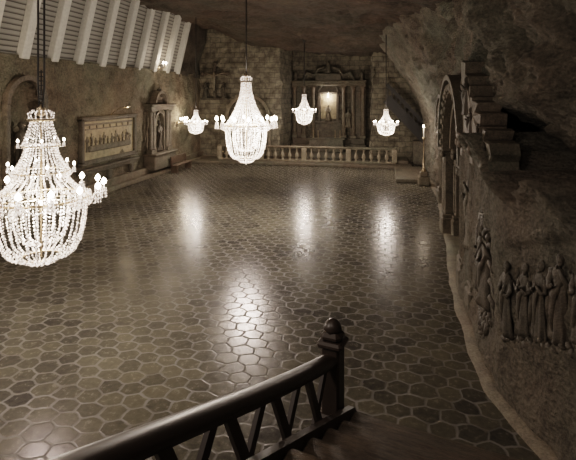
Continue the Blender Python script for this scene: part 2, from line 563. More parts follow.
bm_ = MB()
tl = math.hypot(SX, 3.9)
R = Matrix.Rotation(math.atan2(SX, 3.9), 3, 'Y')
bm_.box((0, 0, 0), (.34, .44, tl), R, bev=.03)
beam_me = bm_.mesh("timber_beam", M_WHITE)
ys = [11.0, 13.2, 15.2, 17.0, 18.8, 20.6, 22.5, 24.4, 26.3, 28.2, 30.0, 31.7]
for y in ys:
    mkobj("timber_beam", beam_me, None, (-14.6 + SX / 2 + .14, y, 6.5 + 1.95), label="white-painted timber beam leaning against the plank roof lining",
          category="beam", group="white roof beams")

# ------------------------------------------------------------ figures
def robed(mb, c, h, face=0, flat=1.0, wide=1.0, arm=True, seed=0, squash=1.0, lean=0, wear=.012):
    rd = random.Random(seed)
    f1 = rd.randint(5, 8); p1 = rd.random() * 6
    R = Matrix.Rotation(face, 3, 'Z')
    t = MB()
    prof = [(.15, 0), (.155, .05), (.14, .15), (.13, .25), (.12, .35), (.11, .45), (.095, .58), (.11, .68), (.125, .76), (.11, .815), (.05, .845), (.038, .87)]
    t.lathe([(r, z) for r, z in prof], n=28, sx=.75 * flat, sy=1.0 * wide,
            fold=lambda a, z: 1 + (.18 * math.sin(f1 * a + p1 + z * 3) + .09 * math.sin(13 * a + z * 5)) * max(0, 1 - z / .85))
    t.sphere((.012, 0, .925), (.058, .05, .072), 12, 8)
    t.sphere((-.01, 0, .945), (.06, .058, .065), 10, 6)
    t.sphere((.065, 0, .915), (.014, .010, .018), 6, 4)
    t.sphere((.03, 0, .875), (.035, .028, .04), 8, 5)
    if arm:
        ra = rd.uniform(-.05, .18)
        for sgn in (1, -1):
            k = ra if sgn > 0 else .02
            t.tube([(0, sgn * .11 * wide, .79), (.04, sgn * .155 * wide, .66), (.10, sgn * .12 * wide, .57 + k), (.14, sgn * .05, .60 + k * 1.6)],
                   [.042, .042, .034, .024], 8)
            t.sphere((.155, sgn * .04, .61 + k * 1.6), (.024, .02, .026), 8, 5)
        t.tube([(-.02, .10 * wide, .80), (.05, .03, .70), (.09, -.06 * wide, .52), (.06, -.10 * wide, .30), (.03, -.11 * wide, .1)], [.03, .045, .05, .045, .03], 7)
    S = Matrix.Diagonal((squash, 1, 1))
    out = []
    for v in t.v:
        w_ = wear * fr(v[0] * 9 + seed, v[1] * 9, v[2] * 9, 1, 3)
        out.append(Vector(c) + R @ (S @ Vector((v[0] + w_, v[1] + lean * v[2] + w_, v[2])) * h))
    mb.add(out, t.f, True)

# ------------------------------------------------------------ chandeliers
def strand(mb, pts, step, r, jit=0.15):
    pts = [Vector(p) for p in pts]
    acc = 0
    for a, b in zip(pts, pts[1:]):
        L = (b - a).length
        while acc < L:
            p = a.lerp(b, acc / L)
            k = r * random.uniform(1 - jit, 1 + jit)
            mb.octa(p, k, k * 1.2)
            acc += step
        acc -= L

def curve_pts(r0, z0, r1, z1, ang, p=2.2, n=10):
    out = []
    for i in range(n + 1):
        t = i / n
        r = r0 + (r1 - r0) * (t ** p)
        out.append((r * math.cos(ang), r * math.sin(ang), z0 + (z1 - z0) * t))
    return out

def basket_pts(r0, z0, r1, z1, ang, n=12):
    out = []
    for i in range(n + 1):
        t = i / n
        q = t * math.pi / 2
        r = r1 + (r0 - r1) * max(0, math.cos(q)) ** .62
        z = z0 + (z1 - z0) * math.sin(q) ** 1.05
        out.append((r * math.cos(ang), r * math.sin(ang), z))
    return out

def chandelier_meshes(tier, R=.92, top=1.95, bot=-1.5, ns=34, bead=.028, step=.068):
    fr_ = MB()
    fr_.torus((0, 0, 0), R, .022, 48, 6, 1.4)
    fr_.torus((0, 0, top - .12), .24, .022, 24, 6, 1.5)
    fr_.torus((0, 0, bot + .12), .36, .02, 24)
    fr_.tube([(0, 0, top + .05), (0, 0, bot + .1)], .022, 8)
    fr_.lathe([(.02, top - .05), (.09, top), (.05, top + .06), (.10, top + .12), (.03, top + .2), (.02, top + .3)], n=12)
    for i in range(6):
        a = i * math.pi / 3
        fr_.tube([(0, 0, -.05), (R * math.cos(a), R * math.sin(a), 0)], .014, 5)
    if tier:
        fr_.torus((0, 0, 1.22), .36, .018, 30); fr_.torus((0, 0, .62), .54, .018, 36)
    beads = MB()
    for i in range(ns):
        a = 2 * math.pi * i / ns
        j = random.uniform(-.03, .03)
        if tier:
            if i % 2 == 0:
                strand(beads, curve_pts(.20, top - .12, .36, 1.22, a + j, 1.4), step, bead, .3)
            strand(beads, curve_pts(.30, 1.22, .54, .62, a + j, 1.7), step, bead, .3)
            strand(beads, curve_pts(.48, .62, R, .02, a, 1.8), step, bead, .3)
        else:
            strand(beads, curve_pts(.20, top - .12, R * .96, .02, a + j * .5, 1.9), step, bead, .3)
        strand(beads, basket_pts(R * .95, -.04, .34, bot + .12, a + j), step, bead, .35)
        if i % 2:
            strand(beads, basket_pts(R * .62, .0, .16, bot + .45, a + j), step * 1.3, bead, .3)
    n = 14
    for i in range(n):
        a0 = 2 * math.pi * (i + .3) / n; a1 = 2 * math.pi * (i + 1.3) / n
        pts = []
        for k in range(7):
            t = k / 6; a = a0 + (a1 - a0) * t; s_ = 1 - (2 * t - 1) ** 2
            rr = R + .10 - .04 * s_
            pts.append((rr * math.cos(a), rr * math.sin(a), .02 - .17 * s_))
        strand(beads, pts, .05, .022)
    for i in range(14):
        a = 2 * math.pi * i / 14
        strand(beads, [(.22 * math.cos(a), .22 * math.sin(a), top - .12), (.25 * math.cos(a), .25 * math.sin(a), top + .02),
                       (.16 * math.cos(a), .16 * math.sin(a), top + .1)], .05, .022)
    for i in range(48):
        a = 2 * math.pi * (i + .5) / 48
        for k in range(4):
            beads.octa(((R + .03) * math.cos(a), (R + .03) * math.sin(a), .05 - k * .075), .024, .036)
        if tier:
            for k in range(2):
                beads.octa((.56 * math.cos(a), .56 * math.sin(a), .60 - k * .07), .02, .03)
    for i in range(16):
        a = 2 * math.pi * i / 16
        strand(beads, basket_pts(.36, bot + .12, .05, bot - .03, a, 6), .06, .026)
    beads.octa((0, 0, bot - .06), .05, .07)
    return fr_, beads

def arm_meshes():
    a = MB()
    a.tube([(0, 0, 0), (.10, 0, -.10), (.22, 0, -.10), (.29, 0, .0), (.30, 0, .08)], [.016, .014, .013, .012, .014], 6)
    a.lathe([(.01, .06), (.055, .10), (.065, .12), (.02, .125)], (.30, 0, 0), 10)
    a.tube([(.30, 0, .12), (.30, 0, .20)], .018, 8)
    for k in range(6):
        for q in range(3):
            a.octa((.30 + .06 * math.cos(k * 1.05), .06 * math.sin(k * 1.05), .05 - q * .06), .017, .03)
    b = MB()
    b.lathe([(.012, 0), (.046, .03), (.060, .065), (.044, .11), (.006, .16)], n=10)
    return a, b

fA, bA = chandelier_meshes(True, ns=32)
fB, bB = chandelier_meshes(False, ns=36)
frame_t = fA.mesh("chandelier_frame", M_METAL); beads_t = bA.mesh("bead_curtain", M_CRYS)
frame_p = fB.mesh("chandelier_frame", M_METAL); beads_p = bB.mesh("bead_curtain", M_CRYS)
am, bmh = arm_meshes()
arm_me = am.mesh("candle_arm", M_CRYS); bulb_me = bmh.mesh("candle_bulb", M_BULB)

def chandelier(x, y, z, s, tier, W, label, narm=12, sz=None, cables=1, rad=.3, arms=None):
    e = empty("crystal_chandelier", (x, y, z), label, "chandelier", group="crystal chandeliers")
    sz = sz or s
    f = mkobj("chandelier_frame", frame_t if tier else frame_p, e); f.scale = (s, s, sz)
    b = mkobj("bead_curtain", beads_t if tier else beads_p, e, kind="stuff"); b.scale = (s, s, sz)
    b["label"] = "glittering strings of salt crystal beads"
    zc = ceil_z(x, y) - z
    c = MB()
    if cables == 2:
        for q in (-.07, .07):
            c.tube([(q * .3, 0, 1.9 * sz), (q, 0, 2.6 * sz), (q, 0, zc + .05)], .02, 6)
        for k in range(10):
            c.torus((0, 0, 2.0 * sz + k * .09), .035, .012, 10, 5)
        c.tube([(0, 0, 1.9 * sz), (0, 0, 3.0 * sz)], .014, 6)
    else:
        c.tube([(0, 0, 2.1 * sz), (0, 0, zc + .05)], .026, 6)
    c.lathe([(.03, zc - .25), (.12, zc - .1), (.16, zc + .1)], n=10)
    c.obj("suspension_cable", M_CABLE, e)
    def ringarms(R, z0, n, sc):
        for i in range(n):
            a = 2 * math.pi * (i + .3) / n
            o = mkobj("candle_arm", arm_me, e, (R * s * math.cos(a), R * s * math.sin(a), z0 * sz), a)
            o.scale = (sc, sc, sc)
            mkobj("candle_bulb", bulb_me, o, (.30, 0, .20))
    ringarms(.92, 0, narm, arms or s * .95)
    if tier:
        ringarms(.50, .64, 6, s * .5)
        ringarms(.32, 1.24, 5, s * .4)
    ld = bpy.data.lights.new("chandelier_light", "POINT")
    ld.energy = W; ld.color = LCOL; ld.shadow_soft_size = rad
    lo = bpy.data.objects.new("chandelier_light", ld); COL.objects.link(lo)
    lo.parent = e; lo.location = (0, 0, -.2 * sz)
    return e

chandelier(-6.74, 8.43, 2.95, .97, True, 650, "large tiered crystal chandelier with swagged bead strings and candle bulbs", 14, .85, 2, rad=.25)
chandelier(-5.33, 18.1, 3.80, .93, False, 1750, "large tent-shaped crystal chandelier blazing with light", 14, .94, arms=1.05, rad=.45)
chandelier(-11.6, 28.3, 3.2, .56, False, 400, "small crystal chandelier hanging near the relief wall", 8, .42, arms=.6, rad=.2)
chandelier(-5.45, 32.6, 3.85, .66, False, 680, "small crystal chandelier hanging before the altar", 8, .58, arms=.6, rad=.25)
chandelier(.06, 29.3, 3.25, .60, False, 500, "small crystal chandelier hanging near the stair", 8, .44, arms=.6, rad=.2)

# ------------------------------------------------------------ balustrade
e = empty("balustrade", (-5.75, 34.35, .18), "carved salt altar balustrade with turned balusters", "balustrade")
m = MB(); m.box((0, 0, .06), (13.0, .38, .12), bev=.02); m.obj("plinth", M_CARVE, e)
m = MB(); m.box((0, 0, 1.06), (13.1, .40, .10), bev=.03); m.box((0, 0, .99), (13.0, .28, .05)); m.obj("handrail", M_CARVE, e)
m = MB()
m.lathe([(.12, .10), (.13, .14), (.06, .18), (.08, .24), (.15, .40), (.13, .52), (.06, .68), (.05, .78), (.09, .83), (.07, .87), (.12, .92), (.12, .98)], n=12)
bal_me = m.mesh("baluster", M_ROCKL)
px_ = [-6.4, -3.2, 0, 3.2, 6.4]
m = MB(); m.box((0, 0, .56), (.36, .36, .90), bev=.03); m.box((0, 0, .54), (.22, .40, .5), bev=.02)
pier_me = m.mesh("pier", M_ROCKL)
for x in px_: mkobj("pier", pier_me, e, (x, 0, 0))
for k in range(4):
    for i in range(5):
        mkobj("baluster", bal_me, e, (px_[k] + 3.2 * (i + 1) / 6, 0, 0))

# ------------------------------------------------------------ main altar
def column(mb, x, y, z0, h, r, n=14):
    mb.box((x, y, z0 + .12), (r * 2.8, r * 2.8, .24), bev=.02)
    mb.lathe([(r * 1.25, .24), (r * 1.3, .32), (r, .40), (r * .98, h * .5), (r * .85, h - .4), (r * 1.1, h - .32), (r * .95, h - .26), (r * 1.45, h - .1)], (x, y, z0), n)
    mb.box((x, y, z0 + h - .05), (r * 3, r * 3, .1))

def arch_ring(mb, cx, y, cz, r, w, dep, a0=0, a1=math.pi, n=16):
    vs = []; fs = []
    for i in range(n + 1):
        a = a0 + (a1 - a0) * i / n
        for rr, yy in ((r, y - dep), (r + w, y - dep), (r + w, y), (r, y)):
            vs.append((cx + rr * math.cos(a), yy, cz + rr * math.sin(a)))
    for i in range(n):
        for k in range(4):
            fs.append((i * 4 + k, i * 4 + (k + 1) % 4, (i + 1) * 4 + (k + 1) % 4, (i + 1) * 4 + k))
    mb.add(vs, fs)

def plight(loc, W, rad=.08, col=LCOL, parent=None):
    ld = bpy.data.lights.new("lamp_or_fill_light", "POINT"); ld.energy = W; ld.color = col; ld.shadow_soft_size = rad
    o = bpy.data.objects.new("lamp_or_fill_light", ld); COL.objects.link(o); o.location = loc
    if parent: o.parent = parent
    return o

e = empty("high_altar", (-4.7, 40.75, .38), "carved grey salt high altar with shallow columns and a lit niche", "altar")
m = MB(); m.box((0, -.3, .25), (6.3, .7, .5), bev=.03); m.box((0, -.25, .75), (6.1, .6, .5), bev=.03); m.obj("altar_base", M_CARVER, e)
m = MB(); m.box((0, -1.5, .5), (2.8, .9, 1.0), bev=.03); m.box((0, -1.5, 1.05), (3.1, 1.05, .12), bev=.03)
for i in range(5): arch_ring(m, -1.1 + i * .55, -1.95, .45, .16, .05, .05)
m.obj("altar_table", M_CARVER, e)
colm = MB(); column(colm, 0, 0, 0, 4.4, .17)
cm_ = colm.mesh("column", M_CARVE)
for x in (-2.9, -2.1, -1.3, 1.3, 2.1, 2.9): mkobj("column", cm_, e, (x, -.28, 1.0))
m = MB(); m.box((0, -.2, 5.52), (6.3, .5, .24), bev=.03); m.box((0, -.22, 5.75), (6.4, .6, .20), bev=.03)
for i in range(21): m.box((-3.0 + i * .3, -.50, 5.6), (.12, .12, .12))
m.obj("entablature", M_CARVE, e)
m = MB()
for s_ in (-1, 1):
    m.box((s_ * 2.5, -.1, 3.2), (1.3, .2, 4.4), bev=.02)
    for q in (0, 1): m.box((s_ * 2.5, -.22, 2.1 + q * 2.1), (.45, .1, 1.5), bev=.03)
    m.box((s_ * .78, -.25, 3.55), (.22, .3, 2.4), bev=.02)
    for k in range(5): m.sphere((s_ * (1.1 - .1 * math.sin(k * 2)), -.2, 2.7 + k * .5), (.14, .12, .18), 8, 6)
m.box((0, -.25, 4.82), (1.8, .3, .2), bev=.03); arch_ring(m, 0, -.15, 4.8, .75, .12, .25)
m.box((0, -.05, 3.2), (2.4, .1, 4.6))
m.box((0, -.35, 2.3), (2.2, .4, .18), bev=.02)
m.obj("reredos", M_CARVER, e)
m = MB(); m.box((0, -.13, 3.65), (1.30, .05, 2.1)); m.obj("niche_back", M_PALE, e)
m = MB(); robed(m, (0, -.4, 2.45), 1.35, -math.pi / 2, seed=3); m.obj("saint_statue", M_ROCKL, e)
for s_ in (-1, 1):
    m = MB(); robed(m, (s_ * 1.7, -.4, 1.9), 1.5, -math.pi / 2, seed=5 + s_); m.obj("flanking_statue", M_CARVE, e)
m = MB(); m.box((0, -.2, 6.15), (2.2, .3, .6), bev=.05)
for s_ in (-1, 1):
    m.tube([(s_ * 2.2, -.2, 5.9), (s_ * 1.8, -.2, 6.5), (s_ * 1.2, -.2, 6.3), (s_ * .9, -.2, 6.8), (s_ * .3, -.2, 7.0)], [.1, .2, .14, .16, .1], 8)
    m.lathe([(.2, 5.8), (.22, 5.9), (.1, 6.0), (.2, 6.3), (.04, 6.7)], (s_ * 2.8, -.25, 0), 10)
m.lathe([(.3, 6.5), (.34, 6.6), (.16, 6.8), (.22, 7.1), (.04, 7.5)], (0, -.25, 0), 10)
m.obj("pediment", M_CARVER, e)
plight((0, -.55, 4.45), 130, .06, (1, .93, .86), parent=e)
m = MB(); m.sphere((0, -.55, 4.45), .04); m.tube([(0, -.55, 4.48), (0, -.4, 4.75)], .015); m.obj("niche_lamp", M_BULB, e)
m = MB()
m.lathe([(.07, 0), (.08, .03), (.02, .06), (.03, .2), (.02, .25), (.045, .3)], n=10); m.tube([(0, 0, .3), (0, 0, .62)], .022, 8)
cs = m.mesh("altar_candlestick", M_PALE)
for x in (-1.1, -.7, .7, 1.1):
    mkobj("altar_candlestick", cs, None, (-4.7 + x, 39.25, 1.49), label="pale candlestick standing on the altar table", category="candlestick", group="altar candlesticks")

e = empty("crucifix", (-13.0, 35.5, 6.1), "dark carved crucifix with flanking mourners mounted on the wall", "crucifix")
m = MB(); m.box((0, 0, 0), (.22, .14, 2.5), bev=.02); m.box((0, 0, .55), (1.9, .14, .22), bev=.02)
for a, b in ((0, 1.3), (1.0, .55), (-1.0, .55), (0, -1.3)): m.sphere((a, 0, b), (.2, .08, .2), 8, 6)
m.box((0, 0, -1.4), (2.2, .3, .16), bev=.03)
m.obj("cross", M_ROCKD, e)
m = MB()
m.tube([(0, -.12, -.75), (.03, -.2, -.45), (0, -.13, -.12), (0, -.14, .1), (0, -.14, .3), (0, -.14, .42)], [.05, .07, .10, .09, .13, .05], 10)
m.tube([(-.8, -.1, .65), (-.35, -.13, .5), (0, -.14, .4), (.35, -.13, .5), (.8, -.1, .65)], [.035, .045, .07, .045, .035], 8)
m.sphere((0, -.17, .56), (.09, .09, .11)); m.obj("corpus", M_CARVE, e)
for s_ in (-1, 1):
    m = MB(); robed(m, (s_ * .75, -.05, -1.35), 1.25, -math.pi / 2 - s_ * .5, seed=111 + s_); m.obj("mourner_figure", M_ROCKD, e)

e = empty("wall_arcade", (-10.4, 35.8, .38), "blind arch carved in the salt-block wall", "arch")
cc = MB(); column(cc, 0, 0, 0, 2.9, .14); pme = cc.mesh("pilaster", M_CARVE)
for x in (-1.7, 1.7): mkobj("pilaster", pme, e, (x, -.05, 0))
m = MB(); arch_ring(m, 0, .05, 2.9, 1.55, .25, .2); m.box((0, 0, 2.85), (3.8, .25, .14)); m.obj("arch_moulding", M_CARVE, e)

# ------------------------------------------------------------ left wall furnishings
def on_left(name, y, label, cat, z=0):
    return empty(name, (LW + .05, y, z), label, cat, math.pi / 2)
e = on_left("relief_panel", 23.05, "warm-lit carved relief of a seated gathering in a moulded frame", "relief", 2.75)
m = MB(); m.box((0, .0, 0), (4.7, .14, 1.9)); m.obj("panel_back", M_PALE, e)
m = MB()
for zz, w in ((1.05, .2), (-1.05, .2)):
    m.box((0, -.08, zz), (5.1, .26, w), bev=.04); m.box((0, -.12, zz * 1.08), (5.25, .3, .08), bev=.03)
for xx in (-2.45, 2.45): m.box((xx, -.08, 0), (.2, .26, 2.2), bev=.04)
m.obj("frame", M_CARVER, e)
m = MB()
for i in range(12):
    robed(m, (-2.0 + i * .36, -.07, -.55), .78 + .14 * math.sin(i * 2.1), -math.pi / 2 + .5 * math.sin(i * 1.7), seed=i, squash=.6)
m.box((0, -.12, -.42), (3.9, .16, .30), bev=.05)
m.obj("relief_figures", M_CARVE, e)
m = MB()
m.box((0, -.08, .78), (4.5, .06, .1)); m.box((0, -.08, .55), (4.3, .05, .05))
for i in range(7): m.box((-1.8 + i * .6, -.08, .68), (.08, .05, .2))
m.obj("relief_cornice", M_CARVE, e)
plight((0, -1.1, 1.6), 45, .08, (1, .78, .52), parent=e)
m = MB(); m.tube([(0, -.1, 1.2), (0, -.6, 1.55), (0, -1.1, 1.62)], .02); m.tube([(-.2, -1.1, 1.64), (.2, -1.1, 1.64)], .04, 8); m.obj("picture_lamp", M_METAL, e)
e = on_left("wall_console", 23.05, "carved stone shelf below the framed relief", "shelf", 1.35)
m = MB(); m.box((0, -.12, 0), (5.6, .34, .12), bev=.03); m.box((0, -.06, -.15), (5.3, .2, .2), bev=.03); m.obj("shelf", M_CARVER, e)
for x in (-2.2, 0, 2.2):
    m = MB(); m.box((x, -.05, -.5), (.3, .2, .5), bev=.05); m.obj("bracket", M_CARVER, e)

def sconce(loc, n, W, label):
    e = empty("wall_sconce", loc, label, "wall lamp", group="wall sconces")
    m = MB(); m.lathe([(.12, -.12), (.14, 0), (.05, .1)], (.05, 0, 0), 10)
    m.tube([(.0, 0, 0), (.35, 0, -.08), (.5, 0, .05)], .025)
    m.box((.5, 0, .06), (.06, .36 * max(1, n - 1), .04))
    m.obj("bracket", M_METAL, e)
    for i in range(n):
        yy = (i - (n - 1) / 2) * .36
        mm = MB(); mm.tube([(.5, yy, .06), (.5, yy, .24)], .025, 8); c = mm.obj("candle", M_CANDLE, e)
        o = mkobj("flame_bulb", bulb_me, c, (.5, yy, .24))
    plight((.75, 0, .45), W, .1, (1, .80, .62), parent=e)
sconce((LW + .05, 31.6, 3.05), 4, 140, "brass wall sconce with candle bulbs glowing on rough rock")
sconce((LW + .05, 28.6, 6.75), 2, 50, "small twin bulb lamp at the foot of the roof beams")
sconce((LW + .05, 12.5, 4.6), 3, 240, "brass wall sconce lighting the rough salt wall")

e = on_left("side_altar", 28.3, "carved salt side altar with columns and statue niche", "altar", .4)
m = MB(); m.box((0, -.35, .45), (3.0, .8, .9), bev=.04); m.box((0, -.4, .95), (3.2, .95, .12), bev=.03); m.obj("altar_base", M_CARVER, e)
cc = MB(); column(cc, 0, 0, 0, 2.7, .13); cme = cc.mesh("column", M_CARVER)
for x in (-1.3, -.95, .95, 1.3): mkobj("column", cme, e, (x, -.35, 1.0))
m = MB(); m.box((0, -.25, 3.8), (3.1, .6, .25), bev=.03); m.box((0, -.3, 3.98), (3.3, .75, .12), bev=.03)
arch_ring(m, 0, -.1, 4.0, .7, .18, .4); m.box((0, -.15, 4.3), (1.1, .2, .5), bev=.05)
m.lathe([(.14, 4.85), (.18, 4.95), (.05, 5.05), (.02, 5.3)], (0, -.3, 0), 8); m.obj("entablature", M_CARVER, e)
m = MB(); arch_ring(m, 0, -.05, 2.9, .55, .14, .3)
for s_ in (-1, 1): m.box((s_ * .62, -.2, 1.95), (.14, .3, 1.9))
m.obj("niche_frame", M_CARVER, e)
m = MB(); robed(m, (0, -.25, 1.05), 1.9, -math.pi / 2, seed=21); m.obj("statue", M_CARVED, e)

e = on_left("arched_niche_statue", 17.0, "carved standing figure inside an arched wall niche", "statue", 1.0)
m = MB(); m.box((0, .2, .3), (.9, .6, .6), bev=.04); m.obj("pedestal", M_CARVE, e)
m = MB(); robed(m, (0, .15, .6), 2.3, -math.pi / 2, seed=31); m.obj("statue", M_CARVER, e)
m = MB(); arch_ring(m, 0, .05, 3.65, .95, .2, .25)
for s_ in (-1, 1): m.box((s_ * 1.05, -.07, 1.8), (.2, .25, 3.7), bev=.02)
m.obj("arch_moulding", M_CARVER, e)

e = empty("prayer_bench", (-13.2, 29.8, 0), "dark wooden prayer bench beside the side altar", "bench", math.pi / 2)
m = MB(); m.box((0, 0, .48), (2.4, .42, .06), bev=.015); m.obj("seat", M_STEP, e)
m = MB(); m.box((0, .24, .82), (2.4, .06, .45), bev=.015); m.obj("backrest", M_STEP, e)
for x in (-1.1, 1.1):
    m = MB(); m.box((x, 0.02, .24), (.08, .46, .48)); m.box((x, .24, .6), (.08, .06, .6)); m.obj("leg", M_STEP, e)

# ------------------------------------------------------------ right wall furnishings
def on_right(name, y, label, cat, z=0, dx=0):
    return empty(name, (right_base(y) + dx, y, z), label, cat, -math.pi / 2)
def pilaster_mesh(h, w=.5):
    cc = MB(); cc.box((0, 0, .3), (w * 1.35, .5, .6), bev=.05); cc.box((0, 0, .66), (w * 1.15, .42, .14), bev=.03)
    cc.box((0, .02, h / 2 + .2), (w, .34, h - 1.0), bev=.05)
    for k in range(3): cc.box((-w * .28 + k * w * .28, -.14, h / 2 + .1), (w * .12, .08, h - 1.5), bev=.02)
    cc.box((0, 0, h - .3), (w * 1.15, .42, .12), bev=.03); cc.box((0, 0, h - .15), (w * 1.35, .5, .16), bev=.04)
    for s_ in (-1, 1): cc.sphere((s_ * w * .5, -.2, h - .32), (.1, .08, .12), 8, 6)
    return cc
for (y0, hw, zt) in PORTALS:
    e = on_right("portal_surround", y0, "carved arched doorway surround with pilasters in the rock", "doorway")
    cme = pilaster_mesh(zt - hw + .1, .55).mesh("pilaster", M_CARVER)
    for s_ in (-1, 1): mkobj("pilaster", cme, e, (s_ * (hw + .30), (.05 if s_ > 0 else -.02) * -s_, 0))
    m = MB(); arch_ring(m, 0, .15, zt - hw, hw, .3, .38, n=24); arch_ring(m, 0, .15, zt - hw, hw + .38, .16, .5, n=24)
    arch_ring(m, 0, .5, zt - hw, hw - .3, .26, .5, n=24)
    for k in range(17):
        a = math.pi * (k + .5) / 17
        m.sphere(((hw + .15) * math.cos(a), -.25, zt - hw + (hw + .15) * math.sin(a)), (.13, .08, .13), 8, 6)
    m.obj("arch_moulding", M_CARVER, e)
    cme = pilaster_mesh(zt - hw + .05, .26).mesh("inner_jamb", M_CARVER)
    for s_ in (-1, 1): mkobj("inner_jamb", cme, e, (s_ * (hw - .17), .3, 0))
    m = MB(); robed(m, (.2, .65, .4), 2.3, -math.pi / 2, seed=int(y0)); m.box((.2, .7, .2), (.9, .5, .4), bev=.04); m.obj("niche_statue", M_CARVED, e)

e = on_right("stepped_buttress", 11.6, "rough dark carved buttress with stepped notches above the ledge", "buttress")
def stepped_mass(parent, prof, y0, dep, seed):
    m = MB()
    n = len(prof); vs = []
    for k, yy in enumerate((y0 - dep / 2, y0 - dep / 2 + .06, y0 + dep / 2)):
        for (x, z) in prof:
            o = .04 if k == 0 else 0
            vs.append((x + .07 * fr(x * 3, z * 3, seed), yy + .10 * fr(x, z, seed + 5, 3), z - o * .5 + .05 * fr(z * 3, x * 3, seed + 9)))
    fs = []
    for k in range(2):
        for i in range(n):
            j = (i + 1) % n
            fs.append((k * n + i, k * n + j, (k + 1) * n + j, (k + 1) * n + i))
    fs.append(tuple(range(n - 1, -1, -1))); fs.append(tuple(2 * n + i for i in range(n)))
    m.add(vs, fs); m.obj("stepped_mass", M_CARVER, parent)
P1 = [(-1.5, 3.6), (1.9, 3.4), (1.85, 3.75), (1.6, 3.8), (1.62, 4.05), (1.3, 4.1), (1.33, 4.3), (1.02, 4.3), (1.0, 4.05), (.75, 4.07), (.72, 4.32), (.45, 4.35), (.47, 4.6), (.2, 4.62), (.22, 4.85), (-.08, 4.88), (-.1, 4.55), (-.3, 4.6), (-.28, 4.95), (-.55, 4.98),
      (-.5, 5.22), (-.8, 5.25), (-.78, 5.5), (-1.05, 5.55), (-1.0, 5.8), (-1.25, 5.85), (-1.5, 5.9)]
stepped_mass(e, P1, .30, .55, 1)
for q, (cx, cz, s_) in enumerate(((-.9, 4.6, 1.0), (-.35, 4.05, .8), (.5, 3.9, .6), (1.2, 3.7, .55))):
    m = MB(); robed(m, (cx, .02, cz - .1), .95 * s_, -math.pi / 2 + .4 * math.sin(q * 3), seed=130 + q); m.obj("carved_figure", M_CARVED, e)
pme = pilaster_mesh(4.1, .42).mesh("pilaster", M_CARVER)
for x in (-1.35, .1): mkobj("pilaster", pme, e, (x, .10, 0))
m = MB(); robed(m, (-.65, .1, 1.3), 2.0, -math.pi / 2, seed=44, squash=.7); m.obj("carved_figure", M_CARVER, e)

e = empty("group_relief", (2.2, 7.9, 0), "shallow carved relief of robed figures cut into grey rock", "relief")
random.seed(3)
def put_figure(e, ox, oy, y, z0, h, seed, mat, off=.0, squash=.7, lean=0, turn=0, wide=1.0, wear=.02):
    dxy = (right_base(y + .15) - right_base(y - .15)) / .3
    nang = math.atan2(dxy, -1)
    wx = min(right_x(y, z0 + h * .9), right_x(y, z0 + h * .5), right_x(y, z0 + h * .2))
    m = MB(); robed(m, (wx - ox + off, y - oy, z0), h, nang + turn, 1, wide, seed=seed, squash=squash, lean=lean, wear=wear)
    m.obj("carved_figure", mat, e)
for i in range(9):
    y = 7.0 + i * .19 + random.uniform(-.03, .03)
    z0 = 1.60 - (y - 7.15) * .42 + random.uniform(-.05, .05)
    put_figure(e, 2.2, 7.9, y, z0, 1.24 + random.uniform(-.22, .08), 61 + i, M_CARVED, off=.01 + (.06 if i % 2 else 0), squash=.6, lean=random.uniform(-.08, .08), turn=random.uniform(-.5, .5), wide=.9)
m = MB()
for i in range(20):
    y = 6.9 + i * .09
    z = 1.55 - (y - 7.15) * .42 + .06 * math.sin(i * 2.3)
    m.sphere((right_x(y, z - .06) - 2.2 + .05, y - 7.9, z), (.06, .08 + .04 * math.sin(i * 3.1), .05 + .02 * math.sin(i)), 8, 6)
m.obj("rocky_ground", M_CARVED, e)

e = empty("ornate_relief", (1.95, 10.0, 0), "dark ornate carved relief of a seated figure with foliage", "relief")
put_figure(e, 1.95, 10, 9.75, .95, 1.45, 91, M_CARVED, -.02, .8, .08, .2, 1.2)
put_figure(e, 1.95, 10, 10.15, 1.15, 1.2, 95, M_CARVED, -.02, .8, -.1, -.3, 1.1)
m = MB()
def leaf(m, y0, z0, ang, ln, w):
    pts = []
    for k in range(6):
        t = k / 5; a = ang + t * 1.6
        y0 += ln / 5 * math.cos(a); z0 += ln / 5 * math.sin(a)
        pts.append((right_x(10 + y0, z0) - 1.95 + .01, y0, z0))
    m.tube(pts, [w * .5, w, w * .9, w * .7, w * .45, w * .2], 7)
random.seed(11)
for i in range(16):
    a = i / 16 * 6.28
    leaf(m, .0 + .40 * math.cos(a), 1.50 + .65 * math.sin(a), a - .5, .45, .08)
for i in range(8): leaf(m, -.15 + .07 * i, .75 - .02 * i, -math.pi / 2 - .8 + i * .3, .45, .09)
for i in range(8): leaf(m, .0 + .07 * i, 2.2 + .06 * i, .6 + i * .4, .5, .07)
m.obj("foliage_scroll", M_CARVED, e)

# pedestal + candle stand
e = empty("candle_stand", (2.1, 27.6, 0), "tall slim candle on a stone pedestal beside the wall", "candle stand")
m = MB(); m.box((0, 0, .25), (.6, .6, .5), bev=.05); m.box((0, 0, .62), (.42, .42, .25), bev=.04); m.obj("pedestal", M_CARVE, e)
m = MB(); m.lathe([(.12, .74), (.14, .8), (.04, .95), (.055, 1.3), (.03, 1.5), (.035, 2.5), (.09, 2.6), (.09, 2.66)], n=12); m.obj("stem", M_METAL, e)
m = MB(); m.tube([(0, 0, 2.66), (0, 0, 3.2)], .03, 10); c = m.obj("candle", M_CANDLE, e)
o = mkobj("flame_bulb", bulb_me, c, (0, 0, 3.2)); o.scale = (.9, .9, .9)
plight((-.1, -.3, 3.5), 25, .08, (1, .8, .6), parent=e)
sb = MB(); sb.box((1.5, 30.5, .12), (1.8, 5.0, .24), bev=.04); sb.obj("trim_4", M_CARVER, kind="structure")

